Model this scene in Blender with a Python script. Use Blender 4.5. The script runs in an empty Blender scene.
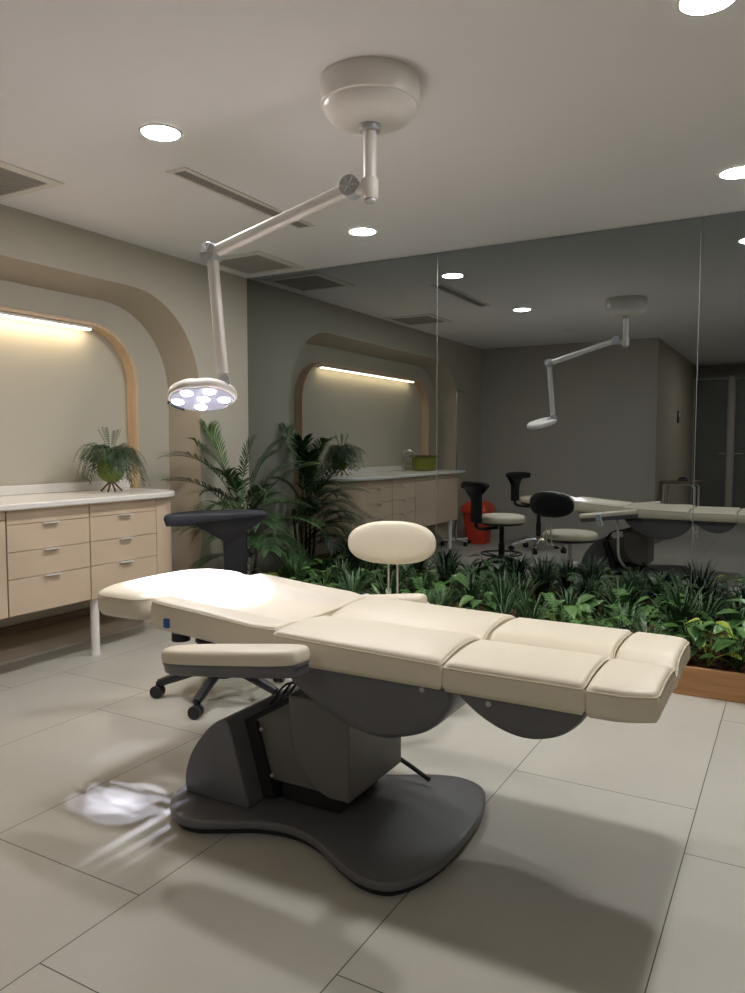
import bpy, bmesh, math, random
from mathutils import Vector, Matrix
random.seed(7)
PI = math.pi
sc = bpy.context.scene
C = sc.collection

# ------------------------------------------------------------------ materials
def srgb(r, g, b):
    def f(c):
        c /= 255.0
        return c/12.92 if c <= .04045 else ((c+.055)/1.055)**2.4
    return (f(r), f(g), f(b), 1)

def new_mat(name):
    m = bpy.data.materials.new(name); m.use_nodes = True
    nt = m.node_tree
    return m, nt, nt.nodes['Principled BSDF']

def mat(name, col, rough=.5, metal=0, noise=.06, scale=8, bump=0, bscale=200, spec=.5, coat=0, objrand=0):
    m, nt, b = new_mat(name)
    N, L = nt.nodes, nt.links
    b.inputs['Roughness'].default_value = rough
    b.inputs['Metallic'].default_value = metal
    b.inputs['Specular IOR Level'].default_value = spec
    b.inputs['Coat Weight'].default_value = coat
    tc = N.new('ShaderNodeTexCoord')
    nz = N.new('ShaderNodeTexNoise'); nz.inputs['Scale'].default_value = scale
    L.new(tc.outputs['Object'], nz.inputs['Vector'])
    mr = N.new('ShaderNodeMapRange')
    mr.inputs['To Min'].default_value = 1-noise; mr.inputs['To Max'].default_value = 1+noise
    L.new(nz.outputs['Fac'], mr.inputs['Value'])
    hs = N.new('ShaderNodeHueSaturation'); hs.inputs['Color'].default_value = col
    if objrand:
        oi = N.new('ShaderNodeObjectInfo')
        m2 = N.new('ShaderNodeMapRange'); m2.inputs['To Min'].default_value = 1-objrand; m2.inputs['To Max'].default_value = 1+objrand
        L.new(oi.outputs['Random'], m2.inputs['Value'])
        mm = N.new('ShaderNodeMath'); mm.operation = 'MULTIPLY'
        L.new(mr.outputs[0], mm.inputs[0]); L.new(m2.outputs[0], mm.inputs[1])
        L.new(mm.outputs[0], hs.inputs['Value'])
    else:
        L.new(mr.outputs[0], hs.inputs['Value'])
    L.new(hs.outputs[0], b.inputs['Base Color'])
    if bump:
        n2 = N.new('ShaderNodeTexNoise'); n2.inputs['Scale'].default_value = bscale
        L.new(tc.outputs['Object'], n2.inputs['Vector'])
        bp = N.new('ShaderNodeBump'); bp.inputs['Strength'].default_value = bump; bp.inputs['Distance'].default_value = .002
        L.new(n2.outputs['Fac'], bp.inputs['Height']); L.new(bp.outputs[0], b.inputs['Normal'])
    return m

def wood(name, c1, c2, axis='Y', rough=.45, sc_=3.0, stretch=14):
    m, nt, b = new_mat(name)
    N, L = nt.nodes, nt.links
    b.inputs['Roughness'].default_value = rough
    tc = N.new('ShaderNodeTexCoord'); mp = N.new('ShaderNodeMapping')
    s = [stretch]*3; s['XYZ'.index(axis)] = 1.0
    mp.inputs['Scale'].default_value = s
    nz = N.new('ShaderNodeTexNoise'); nz.inputs['Scale'].default_value = sc_; nz.inputs['Detail'].default_value = 5
    cr = N.new('ShaderNodeValToRGB')
    cr.color_ramp.elements[0].color = c1; cr.color_ramp.elements[1].color = c2
    cr.color_ramp.elements[0].position = .3; cr.color_ramp.elements[1].position = .7
    L.new(tc.outputs['Object'], mp.inputs[0]); L.new(mp.outputs[0], nz.inputs['Vector'])
    L.new(nz.outputs['Fac'], cr.inputs[0]); L.new(cr.outputs[0], b.inputs['Base Color'])
    return m

def emit(name, col, strength):
    m, nt, b = new_mat(name)
    b.inputs['Base Color'].default_value = (.8,.8,.8,1)
    b.inputs['Emission Color'].default_value = col
    b.inputs['Emission Strength'].default_value = strength
    return m

def leaf_mat(name, c1, c2, scale=30, rough=.45, edge=None):
    m, nt, b = new_mat(name)
    N, L = nt.nodes, nt.links
    b.inputs['Roughness'].default_value = rough
    tc = N.new('ShaderNodeTexCoord'); nz = N.new('ShaderNodeTexNoise'); nz.inputs['Scale'].default_value = scale
    cr = N.new('ShaderNodeValToRGB')
    cr.color_ramp.elements[0].color = c1; cr.color_ramp.elements[1].color = c2
    cr.color_ramp.elements[0].position = .35; cr.color_ramp.elements[1].position = .65
    oi = N.new('ShaderNodeObjectInfo'); mr = N.new('ShaderNodeMapRange')
    mr.inputs['To Min'].default_value = .75; mr.inputs['To Max'].default_value = 1.3
    hs = N.new('ShaderNodeHueSaturation')
    L.new(tc.outputs['Object'], nz.inputs['Vector']); L.new(nz.outputs['Fac'], cr.inputs[0])
    L.new(oi.outputs['Random'], mr.inputs['Value']); L.new(mr.outputs[0], hs.inputs['Value'])
    L.new(cr.outputs[0], hs.inputs['Color']); L.new(hs.outputs[0], b.inputs['Base Color'])
    return m

M = {}
M['ceiling'] = mat('ceiling_paint', (.80,.785,.80,1), .75, noise=.02, scale=2)
M['wall'] = mat('greige_wall_paint', (.47,.44,.36,1), .7, noise=.03, scale=3, bump=.15, bscale=120)
M['reveal'] = mat('warm_reveal_paint', (.49,.42,.325,1), .65, noise=.03, scale=3)
M['backwall'] = mat('taupe_wall_paint', (.46,.43,.385,1), .7, noise=.03, scale=3)
M['cream'] = mat('cream_vinyl', (.78,.70,.555,1), .42, noise=.03, scale=5, bump=.25, bscale=350)
M['piping'] = mat('cream_piping', (.66,.58,.44,1), .45)
M['grey'] = mat('charcoal_plastic', (.125,.123,.130,1), .36, noise=.05, bump=.25, bscale=500)
M['greybox'] = mat('charcoal_metal', (.135,.125,.112,1), .42, noise=.05)
M['blackgap'] = mat('black_rubber', (.012,.012,.013,1), .6)
M['black'] = mat('black_plastic', (.014,.014,.017,1), .38)
M['navy'] = mat('black_polyurethane', (.007,.008,.013,1), .5, bump=.2, bscale=300, spec=.35)
M['chrome'] = mat('chrome', (.8,.8,.8,1), .15, 1, noise=.01)
M['steel'] = mat('satin_steel', (.75,.73,.70,1), .38, .7, noise=.02)
M['handle'] = mat('brushed_handle', (.85,.84,.82,1), .35, .3, noise=.01)
M['whitemetal'] = mat('white_enamel', (.80,.77,.74,1), .28, noise=.01)
M['lamp'] = mat('lamp_enamel', (.78,.74,.70,1), .3, noise=.01)
M['jointgrey'] = mat('joint_grey', (.46,.46,.48,1), .35, .2)
M['cabinet'] = mat('beige_laminate', (.61,.475,.345,1), .5, noise=.03, scale=4)
M['counter'] = mat('white_solid_surface', (.76,.74,.70,1), .25, noise=.04, scale=60)
M['framewood'] = wood('pale_oak', (.52,.37,.24,1), (.62,.46,.31,1), 'Z')
M['planterwood'] = wood('oak_board', (.28,.135,.05,1), (.46,.24,.10,1), 'X', rough=.5, sc_=2.5, stretch=18)
M['darkwood'] = wood('brown_board', (.10,.06,.04,1), (.16,.10,.07,1), 'Y')
M['trim'] = mat('white_trim', (.7,.68,.64,1), .5)
M['dark'] = mat('dark_duct', (.03,.03,.03,1), .7)
M['grille'] = mat('grille_grey', (.36,.345,.33,1), .55)
M['red'] = mat('red_plastic', (.70,.07,.025,1), .4)
M['darkred'] = mat('red_bin_body', (.62,.05,.02,1), .45)
M['olive'] = mat('olive_glaze', (.20,.22,.03,1), .4)
M['brownlid'] = mat('brown_lid', (.12,.07,.03,1), .5)
M['tag'] = mat('blue_tag', (.03,.12,.42,1), .5)
M['seam'] = mat('polished_glass_edge', (.22,.24,.23,1), .2, .3)
M['mulch'] = mat('bark_mulch', (.10,.045,.025,1), .9, noise=.5, scale=60, bump=1, bscale=60)
M['chip'] = mat('bark_chip', (.17,.07,.04,1), .85, noise=.4, scale=90)
M['tabletop'] = mat('brown_tabletop', (.22,.15,.11,1), .4)
M['doorframe'] = mat('cream_door_frame', (.62,.54,.42,1), .4)
M['hinge'] = mat('keypad_grey', (.72,.74,.73,1), .4)
M['keys'] = mat('keypad_dark', (.12,.16,.20,1), .4)
M['palm'] = leaf_mat('palm_leaf', (.018,.05,.017,1), (.05,.125,.035,1), 12)
M['palmlight'] = leaf_mat('palm_leaf_light', (.06,.13,.03,1), (.12,.22,.06,1), 12)
M['grass'] = leaf_mat('strappy_leaf', (.02,.055,.02,1), (.05,.11,.04,1), 10)
M['fern'] = leaf_mat('fern_leaf', (.045,.12,.025,1), (.10,.22,.05,1), 14)
M['broad'] = leaf_mat('broad_leaf', (.04,.11,.025,1), (.10,.20,.05,1), 18, .35)
M['lime'] = leaf_mat('lime_leaf', (.22,.32,.04,1), (.42,.48,.10,1), 18, .4)
M['pale'] = leaf_mat('pale_strappy_leaf', (.12,.20,.10,1), (.28,.36,.22,1), 10)
M['stemm'] = mat('plant_stem', (.10,.11,.04,1), .6, noise=.2)
M['trunk'] = mat('palm_stem', (.07,.05,.025,1), .7, noise=.3, scale=30)
M['potfern'] = leaf_mat('pot_fern_leaf', (.018,.05,.02,1), (.05,.11,.045,1), 20)
M['moss'] = mat('moss_ball', (.16,.22,.04,1), .9, noise=.4, scale=60, bump=1, bscale=120)
M['twig'] = mat('brown_twig', (.13,.06,.035,1), .6)

# floor tiles 0.6 x 1.2 m, rows offset against each other
def floor_mat():
    m, nt, b = new_mat('stone_tiles')
    N, L = nt.nodes, nt.links
    tc = N.new('ShaderNodeTexCoord'); sp = N.new('ShaderNodeSeparateXYZ')
    L.new(tc.outputs['Object'], sp.inputs[0])
    def ma(op, a, b_=None, c=None):
        n = N.new('ShaderNodeMath'); n.operation = op
        for i, v in enumerate((a, b_, c)):
            if v is None: continue
            if isinstance(v, (int, float)): n.inputs[i].default_value = v
            else: L.new(v, n.inputs[i])
        return n.outputs[0]
    xs = ma('DIVIDE', ma('ADD', sp.outputs['X'], .245), .6)
    col = ma('FLOOR', xs); fx = ma('FRACT', xs)
    par = ma('PINGPONG', col, 1.0)                       # 0 for even rows, 1 for odd rows
    off = ma('ADD', ma('MULTIPLY', par, .145-1.05), 1.05)
    ys = ma('DIVIDE', ma('SUBTRACT', sp.outputs['Y'], off), 1.2)
    row = ma('FLOOR', ys); fy = ma('FRACT', ys)
    ex = ma('MULTIPLY', ma('MINIMUM', fx, ma('SUBTRACT', 1.0, fx)), .6)
    ey = ma('MULTIPLY', ma('MINIMUM', fy, ma('SUBTRACT', 1.0, fy)), 1.2)
    e = ma('MINIMUM', ex, ey)
    joint = ma('LESS_THAN', e, .0016)
    cb = N.new('ShaderNodeCombineXYZ'); L.new(col, cb.inputs[0]); L.new(row, cb.inputs[1])
    wn = N.new('ShaderNodeTexWhiteNoise'); L.new(cb.outputs[0], wn.inputs['Vector'])
    n1 = N.new('ShaderNodeTexNoise'); n1.inputs['Scale'].default_value = 2.2; n1.inputs['Detail'].default_value = 6; n1.inputs['Roughness'].default_value = .6
    va = N.new('ShaderNodeVectorMath'); va.operation = 'ADD'
    L.new(tc.outputs['Object'], va.inputs[0]); L.new(wn.outputs['Color'], va.inputs[1]); L.new(va.outputs[0], n1.inputs['Vector'])
    n2 = N.new('ShaderNodeTexNoise'); n2.inputs['Scale'].default_value = 90; n2.inputs['Detail'].default_value = 3
    L.new(tc.outputs['Object'], n2.inputs['Vector'])
    val = ma('ADD', ma('MULTIPLY', wn.outputs['Value'], .06), ma('ADD', ma('MULTIPLY', n1.outputs['Fac'], .22), ma('MULTIPLY', n2.outputs['Fac'], .08)))
    val = ma('ADD', val, .82)
    hs = N.new('ShaderNodeHueSaturation'); hs.inputs['Color'].default_value = (.475,.455,.395,1)
    L.new(val, hs.inputs['Value'])
    mx = N.new('ShaderNodeMix'); mx.data_type = 'RGBA'
    L.new(joint, mx.inputs[0]); L.new(hs.outputs[0], mx.inputs[6]); mx.inputs[7].default_value = (.07,.06,.05,1)
    L.new(mx.outputs[2], b.inputs['Base Color'])
    r = ma('ADD', ma('MULTIPLY', n1.outputs['Fac'], .15), .36)
    L.new(r, b.inputs['Roughness'])
    return m
M['floor'] = floor_mat()

def mirror_mat():
    m, nt, b = new_mat('grey_tinted_mirror')
    b.inputs['Base Color'].default_value = (.325,.35,.355,1)
    b.inputs['Metallic'].default_value = 1; b.inputs['Roughness'].default_value = 0.0
    return m
M['mirror'] = mirror_mat()
def glass_mat():
    m, nt, b = new_mat('door_glass')
    b.inputs['Base Color'].default_value = (.5,.5,.47,1)
    b.inputs['Transmission Weight'].default_value = .7; b.inputs['Roughness'].default_value = .12
    return m
M['glass'] = glass_mat()
M['downlight'] = emit('downlight_diffuser', (1,.982,.966,1), 30)
M['led'] = emit('warm_led', (1,.78,.50,1), 2.3)
M['surgled'] = emit('white_led', (.80,.84,1,1), 9)

# ------------------------------------------------------------------ mesh helpers
def add_box(bm, x0, x1, y0, y1, z0, z1, mtx=None):
    v = [bm.verts.new((x, y, z)) for x in (x0, x1) for y in (y0, y1) for z in (z0, z1)]
    if mtx:
        for a in v: a.co = mtx @ a.co
    for f in ((0,1,3,2),(4,6,7,5),(0,4,5,1),(2,3,7,6),(0,2,6,4),(1,5,7,3)):
        bm.faces.new([v[i] for i in f])
    return v

def add_rings(bm, rings, close0=True, close1=True, loop=False):
    R = [[bm.verts.new(p) for p in r] for r in rings]
    n = len(R[0])
    pairs = list(zip(R[:-1], R[1:])) + ([(R[-1], R[0])] if loop else [])
    for a, b in pairs:
        for i in range(n):
            bm.faces.new((a[i], a[(i+1) % n], b[(i+1) % n], b[i]))
    if not loop:
        if close0: bm.faces.new(list(reversed(R[0])))
        if close1: bm.faces.new(R[-1])
    return R

def frame_of(d):
    d = d.normalized()
    a = Vector((0,0,1)) if abs(d.z) < .95 else Vector((1,0,0))
    u = d.cross(a).normalized(); v = d.cross(u).normalized()
    return u, v

def add_tube(bm, pts, r, seg=10, closed=False, r1=None, flat=None):
    pts = [Vector(p) for p in pts]; n = len(pts); rings = []
    pu = None
    for i, p in enumerate(pts):
        if closed: d = pts[(i+1) % n]-pts[i-1]
        else: d = pts[min(i+1, n-1)]-pts[max(i-1, 0)]
        d.normalize()
        if pu is None: u, v = frame_of(d)
        else:
            u = (pu - d*pu.dot(d)).normalized(); v = d.cross(u).normalized()
        pu = u
        rr = r if r1 is None else r+(r1-r)*i/(n-1)
        if isinstance(r, (list, tuple)): rr = r[i]
        rings.append([p + u*math.cos(2*PI*k/seg)*rr + v*math.sin(2*PI*k/seg)*rr*(flat or 1) for k in range(seg)])
    add_rings(bm, rings, loop=closed)

def add_cyl(bm, p0, p1, r0, r1=None, seg=24):
    p0, p1 = Vector(p0), Vector(p1); r1 = r0 if r1 is None else r1
    u, v = frame_of(p1-p0)
    add_rings(bm, [[p + u*math.cos(2*PI*k/seg)*r + v*math.sin(2*PI*k/seg)*r for k in range(seg)] for p, r in ((p0, r0), (p1, r1))])

def add_lathe(bm, prof, c=(0,0,0), seg=40, sx=1, sy=1):
    c = Vector(c)
    add_rings(bm, [[c+Vector((r*sx*math.cos(2*PI*k/seg), r*sy*math.sin(2*PI*k/seg), z)) for k in range(seg)] for r, z in prof])

def add_prism(bm, poly, a0, a1, plane='xy'):
    def P(p, a):
        return {'xy': (p[0], p[1], a), 'xz': (p[0], a, p[1]), 'yz': (a, p[0], p[1])}[plane]
    add_rings(bm, [[P(p, a0) for p in poly], [P(p, a1) for p in poly]])

def catmull(pts, sub=6, closed=True):
    out = []; n = len(pts)
    rng = range(n if closed else n-1)
    for i in rng:
        g = (lambda k: Vector(pts[k % n])) if closed else (lambda k: Vector(pts[max(0, min(n-1, k))]))
        p0, p1, p2, p3 = g(i-1), g(i), g(i+1), g(i+2)
        for s in range(sub):
            t = s/sub
            out.append(.5*((2*p1)+(p2-p0)*t+(2*p0-5*p1+4*p2-p3)*t*t+(3*p1-p0-3*p2+p3)*t**3))
    if not closed: out.append(Vector(pts[-1]))
    return out

def rrect(a0, a1, b0, b1, r, seg=10, rb=None):
    rb = r if rb is None else rb
    out = []
    for ca, cb, s, rr in ((a1-r, b1-r, 0, r), (a0+r, b1-r, 90, r), (a0+rb, b0+rb, 180, rb), (a1-rb, b0+rb, 270, rb)):
        for k in range(seg+1):
            t = math.radians(s+90*k/seg)
            out.append((ca+rr*math.cos(t), cb+rr*math.sin(t)))
    return out

def obj(name, bm, m, parent=None, bevel=0, smooth=True, bseg=2, angle=35, world=True):
    bmesh.ops.recalc_face_normals(bm, faces=bm.faces)
    if parent is not None and world:
        off = Vector((0,0,0)); p = parent
        while p is not None: off += p.location; p = p.parent
        bmesh.ops.translate(bm, vec=-off, verts=bm.verts)
    me = bpy.data.meshes.new(name); bm.to_mesh(me); bm.free()
    mats = m if isinstance(m, (list, tuple)) else [m]
    for k in mats: me.materials.append(k)
    o = bpy.data.objects.new(name, me); C.objects.link(o)
    if parent is not None: o.parent = parent
    if bevel:
        b = o.modifiers.new('bevel', 'BEVEL'); b.width = bevel; b.segments = bseg; b.limit_method = 'ANGLE'; b.angle_limit = math.radians(angle)
    if smooth:
        for p in me.polygons: p.use_smooth = True
        try: me.set_sharp_from_angle(angle=math.radians(angle if not bevel else 60))
        except Exception: pass
    return o

def tag(o, label, cat, group=None):
    o['label'] = label; o['category'] = cat
    if group: o['group'] = group
    return o
def thing(name, label, cat, loc=(0,0,0), group=None, rotz=0):
    o = bpy.data.objects.new(name, None); C.objects.link(o)
    o.empty_display_size = .1
    o.location = loc; o.rotation_euler = (0,0,rotz)
    return tag(o, label, cat, group)
def struct(o): o['kind'] = 'structure'; return o
def B(): return bmesh.new()
def copy_tree(o, parent=None):
    c = o.copy(); C.objects.link(c); c.parent = parent
    for ch in list(o.children): copy_tree(ch, c)
    return c
def box_obj(name, b, m, parent=None, bevel=0, **k):
    bm = B(); add_box(bm, *b); return obj(name, bm, m, parent, bevel, **k)

# ------------------------------------------------------------------ room
H = 2.4; XL = -3.63; YM = 4.55; XR = 2.0; YB = -.25; YE = -4.0
struct(box_obj('floor', (XL-.4, XR, YE-.1, YM+.1, -.05, 0), M['floor'], smooth=False))
struct(box_obj('ceiling', (XL-.4, XR+.1, YE-.1, YM+.1, H, H+.05), M['ceiling'], smooth=False))
struct(box_obj('wall_mirror_side', (XL-.4, XR+.1, YM+.012, YM+.11, 0, H), M['backwall'], smooth=False))
struct(box_obj('wall_right', (XR, XR+.1, YE, YM+.012, 0, H), M['wall'], smooth=False))
struct(box_obj('wall_back', (XL-.4, -1.45, YB-.12, YB, 0, H), M['backwall'], smooth=False))
struct(box_obj('wall_passage', (-1.55, -1.45, YE, YB-.12, 0, H), M['reveal'], smooth=False))
struct(box_obj('wall_passage_end', (-1.55, XR+.1, YE-.1, YE, 0, H), M['backwall'], smooth=False))
# left wall with a deep rounded recess
def left_wall():
    outer = rrect(.5, 4.02, .012, 2.14, .60, 14, rb=.5)       # (y, z) opening in the wall plane
    inner = rrect(.58, 3.965, .09, 2.07, .56, 14, rb=.46)     # back of recess
    n = len(outer)
    # perimeter of the wall matched point by point
    per = []
    cy, cz = 2.26, 1.07
    y0, y1, z0, z1 = YB, YM+.012, 0.0, H
    for (y, z) in outer:
        per.append((y, z))
    # project onto rectangle through the corner blocks
    q = 15
    per = []
    for i, (y, z) in enumerate(outer):
        c, k = divmod(i, q)
        t = k/(q-1)
        cor = [(y1, z1), (y0, z1), (y0, z0), (y1, z0)][c]
        if c == 0: p = (y1, z+(z1-z)*min(1, 2*t)) if t < .5 else (y+(y1-y)*(1-(t-.5)*2), z1)
        elif c == 1: p = (y+(y0-y)*min(1, 2*t), z1) if t < .5 else (y0, z+(z1-z)*(1-(t-.5)*2))
        elif c == 2: p = (y0, z+(z0-z)*min(1, 2*t)) if t < .5 else (y+(y0-y)*(1-(t-.5)*2), z0)
        else: p = (y+(y1-y)*min(1, 2*t), z0) if t < .5 else (y1, z+(z0-z)*(1-(t-.5)*2))
        per.append(p)
    bm = B()
    a = [bm.verts.new((XL, y, z)) for y, z in per]
    b = [bm.verts.new((XL, y, z)) for y, z in outer]
    for i in range(n):
        bm.faces.new((a[i], a[(i+1) % n], b[(i+1) % n], b[i])).material_index = 0
    b2 = [bm.verts.new((XL, y, z)) for y, z in outer]
    c = [bm.verts.new((-3.87, y, z)) for y, z in inner]
    for i in range(n):
        bm.faces.new((b2[i], b2[(i+1) % n], c[(i+1) % n], c[i])).material_index = 1
    c2 = [bm.verts.new((-3.87, y, z)) for y, z in inner]
    bm.faces.new(c2).material_index = 0
    # thickness behind
    bk = [bm.verts.new((-4.02, y, z)) for y, z in per]
    for i in range(n):
        bm.faces.new((a[i], a[(i+1) % n], bk[(i+1) % n], bk[i])).material_index = 0
    bm.faces.new(bk).material_index = 0
    o = obj('wall_left', bm, [M['wall'], M['reveal']], smooth=False)
    for p in o.data.polygons:
        p.use_smooth = p.material_index == 1
    return struct(o)
left_wall()
# wood lined arch inside the recess
def arch_frame():
    o_ = rrect(1.0, 3.61, .60, 1.91, .37, 14, rb=.03); i_ = rrect(1.022, 3.588, .62, 1.888, .348, 14, rb=.01)
    bm = B(); n = len(o_)
    rings = [[(-3.87, y, z) for y, z in o_], [(-3.785, y, z) for y, z in o_], [(-3.785, y, z) for y, z in i_], [(-3.87, y, z) for y, z in i_]]
    add_rings(bm, rings, loop=True)
    struct(obj('trim_1', bm, M['framewood'], bevel=.002, angle=50))
arch_frame()
struct(box_obj('baseboard_left', (-3.862, -3.845, 1.1, 3.4, .095, .135), M['darkwood']))
t = thing('led_strip', 'warm glowing LED bar under the top of the wooden arch over the counter', 'light', (-3.83, 2.3, 1.86))
box_obj('housing', (-3.855, -3.80, 1.36, 3.26, 1.868, 1.884), M['trim'], t)
box_obj('diffuser', (-3.83, -3.802, 1.37, 3.25, 1.861, 1.868), M['led'], t)

# mirror panels
for x0, x1, lab in ((XL, -2.072, 'tall grey-tinted wall mirror panel on the left, beside the beige wall, reflecting the arch'),
                    (-2.068, -.502, 'middle grey-tinted wall mirror panel reflecting the examination lamp'),
                    (-.498, XR, 'grey-tinted wall mirror panel at the far right reflecting the glass door')):
    tag(box_obj('mirror_panel', (x0+.0005, x1, YM, YM+.006, .0, H-.001), M['mirror'], smooth=False), lab, 'mirror')
for i, x in enumerate((-2.07, -.5)):
    struct(box_obj('trim_%d' % (i+2), (x-.0016, x+.0016, YM-.0005, YM+.008, .0, H-.001), M['seam'], smooth=False))

# ceiling downlights
def downlight(x, y, lab, r=.073, lit=True):
    t = thing('ceiling_downlight', lab, 'light', (x, y, H), group='round recessed ceiling downlights')
    bm = B()
    n = 40
    add_rings(bm, [[(x+rr*math.cos(2*PI*k/n), y+rr*math.sin(2*PI*k/n), z) for k in range(n)] for rr, z in ((r+.012, H-.0005), (r+.010, H-.006), (r, H-.006), (r, H-.0005))], loop=True)
    obj('trim_ring', bm, M['trim'], t)
    bm = B(); add_lathe(bm, [(r, H-.001), (r, H-.0045)], (x, y, 0))
    obj('diffuser', bm, M['downlight'] if lit else M['trim'], t)
downlight(-2.25, 2.29, 'lit round ceiling downlight left of the white lamp ceiling mount')
downlight(-2.25, 3.89, 'lit round ceiling downlight nearest the mirror, right of the slot vent')
downlight(-.28, 3.90, 'lit round ceiling downlight at the right edge of the photo')
downlight(-.26, 2.37, 'lit round ceiling downlight at the top right, largest in the photo')
downlight(-2.2, .80, 'switched off round ceiling downlight seen only in the mirror', lit=False)

downlight(-.1, -1.7, 'unseen fill light added over the passage behind the viewpoint, shaped like the downlights')  # added fill light, out of view, brightens the passage reflected in the mirror
# ceiling vents
def square_vent(x0, x1, y0, y1, lab):
    t = thing('ceiling_vent', lab, 'vent', ((x0+x1)/2, (y0+y1)/2, H), group='square ceiling vents')
    bm = B(); w = .05
    def ring(d, z): return [(x0+d, y0+d, z), (x1-d, y0+d, z), (x1-d, y1-d, z), (x0+d, y1-d, z)]
    add_rings(bm, [ring(0, H-.0005), ring(0, H-.006), ring(w, H-.010), ring(w, H-.0005)], loop=True)
    obj('frame', bm, M['trim'], t, smooth=False)
    box_obj('backing', (x0+w, x1-w, y0+w, y1-w, H-.002, H-.0008), M['dark'], t, smooth=False)
    bm = B(); k = y0+w+.006
    while k < y1-w-.004:
        add_box(bm, x0+w, x1-w, k, k+.010, H-.008, H-.0025); k += .016
    obj('grille', bm, M['grille'], t, smooth=False)
square_vent(-3.55, -3.05, 3.95, 4.46, 'square slatted ceiling vent in the corner by the mirror')
square_vent(-3.58, -3.08, 1.98, 2.50, 'square slatted ceiling vent at the left edge over the counter')
t = thing('slot_vent', 'long narrow slotted ceiling vent behind the lamp arm', 'vent', (-2.5, 3.13, H))
x0, x1, y0, y1 = -2.545, -2.43, 2.62, 3.66; bm = B()
def ring(d, z): return [(x0+d, y0+d, z), (x1-d, y0+d, z), (x1-d, y1-d, z), (x0+d, y1-d, z)]
add_rings(bm, [ring(0, H-.0005), ring(0, H-.005), ring(.022, H-.007), ring(.022, H-.0005)], loop=True)
obj('frame', bm, M['trim'], t, smooth=False)
box_obj('backing', (x0+.022, x1-.022, y0+.022, y1-.022, H-.002, H-.0008), M['dark'], t, smooth=False)
bm = B()
for k in range(4): add_box(bm, x0+.028+k*.0175, x0+.037+k*.0175, y0+.022, y1-.022, H-.007, H-.0025)
obj('slats', bm, M['grille'], t, smooth=False)

# ------------------------------------------------------------------ floating cabinets
XF = -3.32; ZB = .322; ZT = .845
def handle(bm, y, z):
    add_box(bm, XF-.002, XF+.020, y-.045, y+.045, z-.003, z+.003)
def drawer_unit(y0, y1, lab):
    t = thing('drawer_cabinet', lab, 'cabinet', (-3.55, (y0+y1)/2, ZB), group='wall-hung beige cabinets')
    box_obj('carcass', (-3.80, XF-.018, y0+.001, y1-.001, ZB, ZT), M['cabinet'], t)
    box_obj('top_rail', (XF-.018, XF, y0+.002, y1-.002, .772, ZT-.002), M['cabinet'], t, .0015)
    for z0, z1 in ((.637, .769), (.504, .634), (ZB, .501)):
        d = box_obj('drawer', (XF-.018, XF, y0+.002, y1-.002, z0, z1), M['cabinet'], t, .0015)
        bm = B(); handle(bm, (y0+y1)/2, z1-.003)
        h = obj('handle', bm, M['handle'], d)
drawer_unit(2.80, 3.285, 'beige cabinet of three drawers at the rounded end of the counter')
drawer_unit(2.305, 2.797, 'beige cabinet of three drawers between the plain door cabinet and the end drawer unit')
def door_unit(y0, y1, lab):
    t = thing('door_cabinet', lab, 'cabinet', (-3.55, (y0+y1)/2, ZB), group='wall-hung beige cabinets')
    box_obj('carcass', (-3.80, XF-.018, y0+.001, y1-.001, ZB, ZT), M['cabinet'], t)
    box_obj('top_rail', (XF-.018, XF, y0+.002, y1-.002, .80, ZT-.002), M['cabinet'], t, .0015)
    box_obj('door', (XF-.018, XF, y0+.002, y1-.002, ZB, .797), M['cabinet'], t, .0015)
door_unit(1.78, 2.302, 'plain beige door cabinet beside the drawers, cut by the left photo edge')
door_unit(1.22, 1.777, 'plain beige door cabinet at the far counter end, seen in the mirror')
# rounded end unit
bm = B(); poly = [(-3.80, 3.287), (XF, 3.287)]
for k in range(17):
    a = PI/2*k/16; poly.append((-3.60+.28*math.cos(a), 3.30+.27*math.sin(a)))
poly.append((-3.80, 3.57))
add_prism(bm, poly, ZB, ZT)
tag(obj('rounded_end_panel', bm, M['cabinet'], angle=25), 'curved beige end unit closing the cabinet row beside the palm', 'cabinet')
# countertop
bm = B(); poly = [(-3.862, 1.10), (-3.28, 1.10)]
for k in range(21):
    a = PI/2*k/20; poly.append((-3.58+.30*math.cos(a), 3.28+.30*math.sin(a)))
poly.append((-3.862, 3.58))
add_prism(bm, poly, ZT, .876)
t = thing('countertop', 'long white solid-surface countertop with rounded end and low upstand', 'countertop', (-3.6, 2.3, ZT))
obj('slab', bm, M['counter'], t, .007, bseg=3)
box_obj('upstand', (-3.862, -3.842, 1.03, 3.58, .877, .932), M['counter'], t, .004)
for y, lab in ((2.85, 'round white support leg under the drawer cabinets in view'), (1.35, 'round white support leg under the far counter end, seen in mirror')):
    t = thing('support_leg', lab, 'cabinet leg', (-3.36, y, 0), group='white cabinet legs')
    bm = B(); add_cyl(bm, (-3.36, y, .012), (-3.36, y, ZB-.001), .024); obj('post', bm, M['whitemetal'], t)
    bm = B(); add_cyl(bm, (-3.36, y, 0), (-3.36, y, .012), .027); obj('foot', bm, M['whitemetal'], t)

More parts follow.
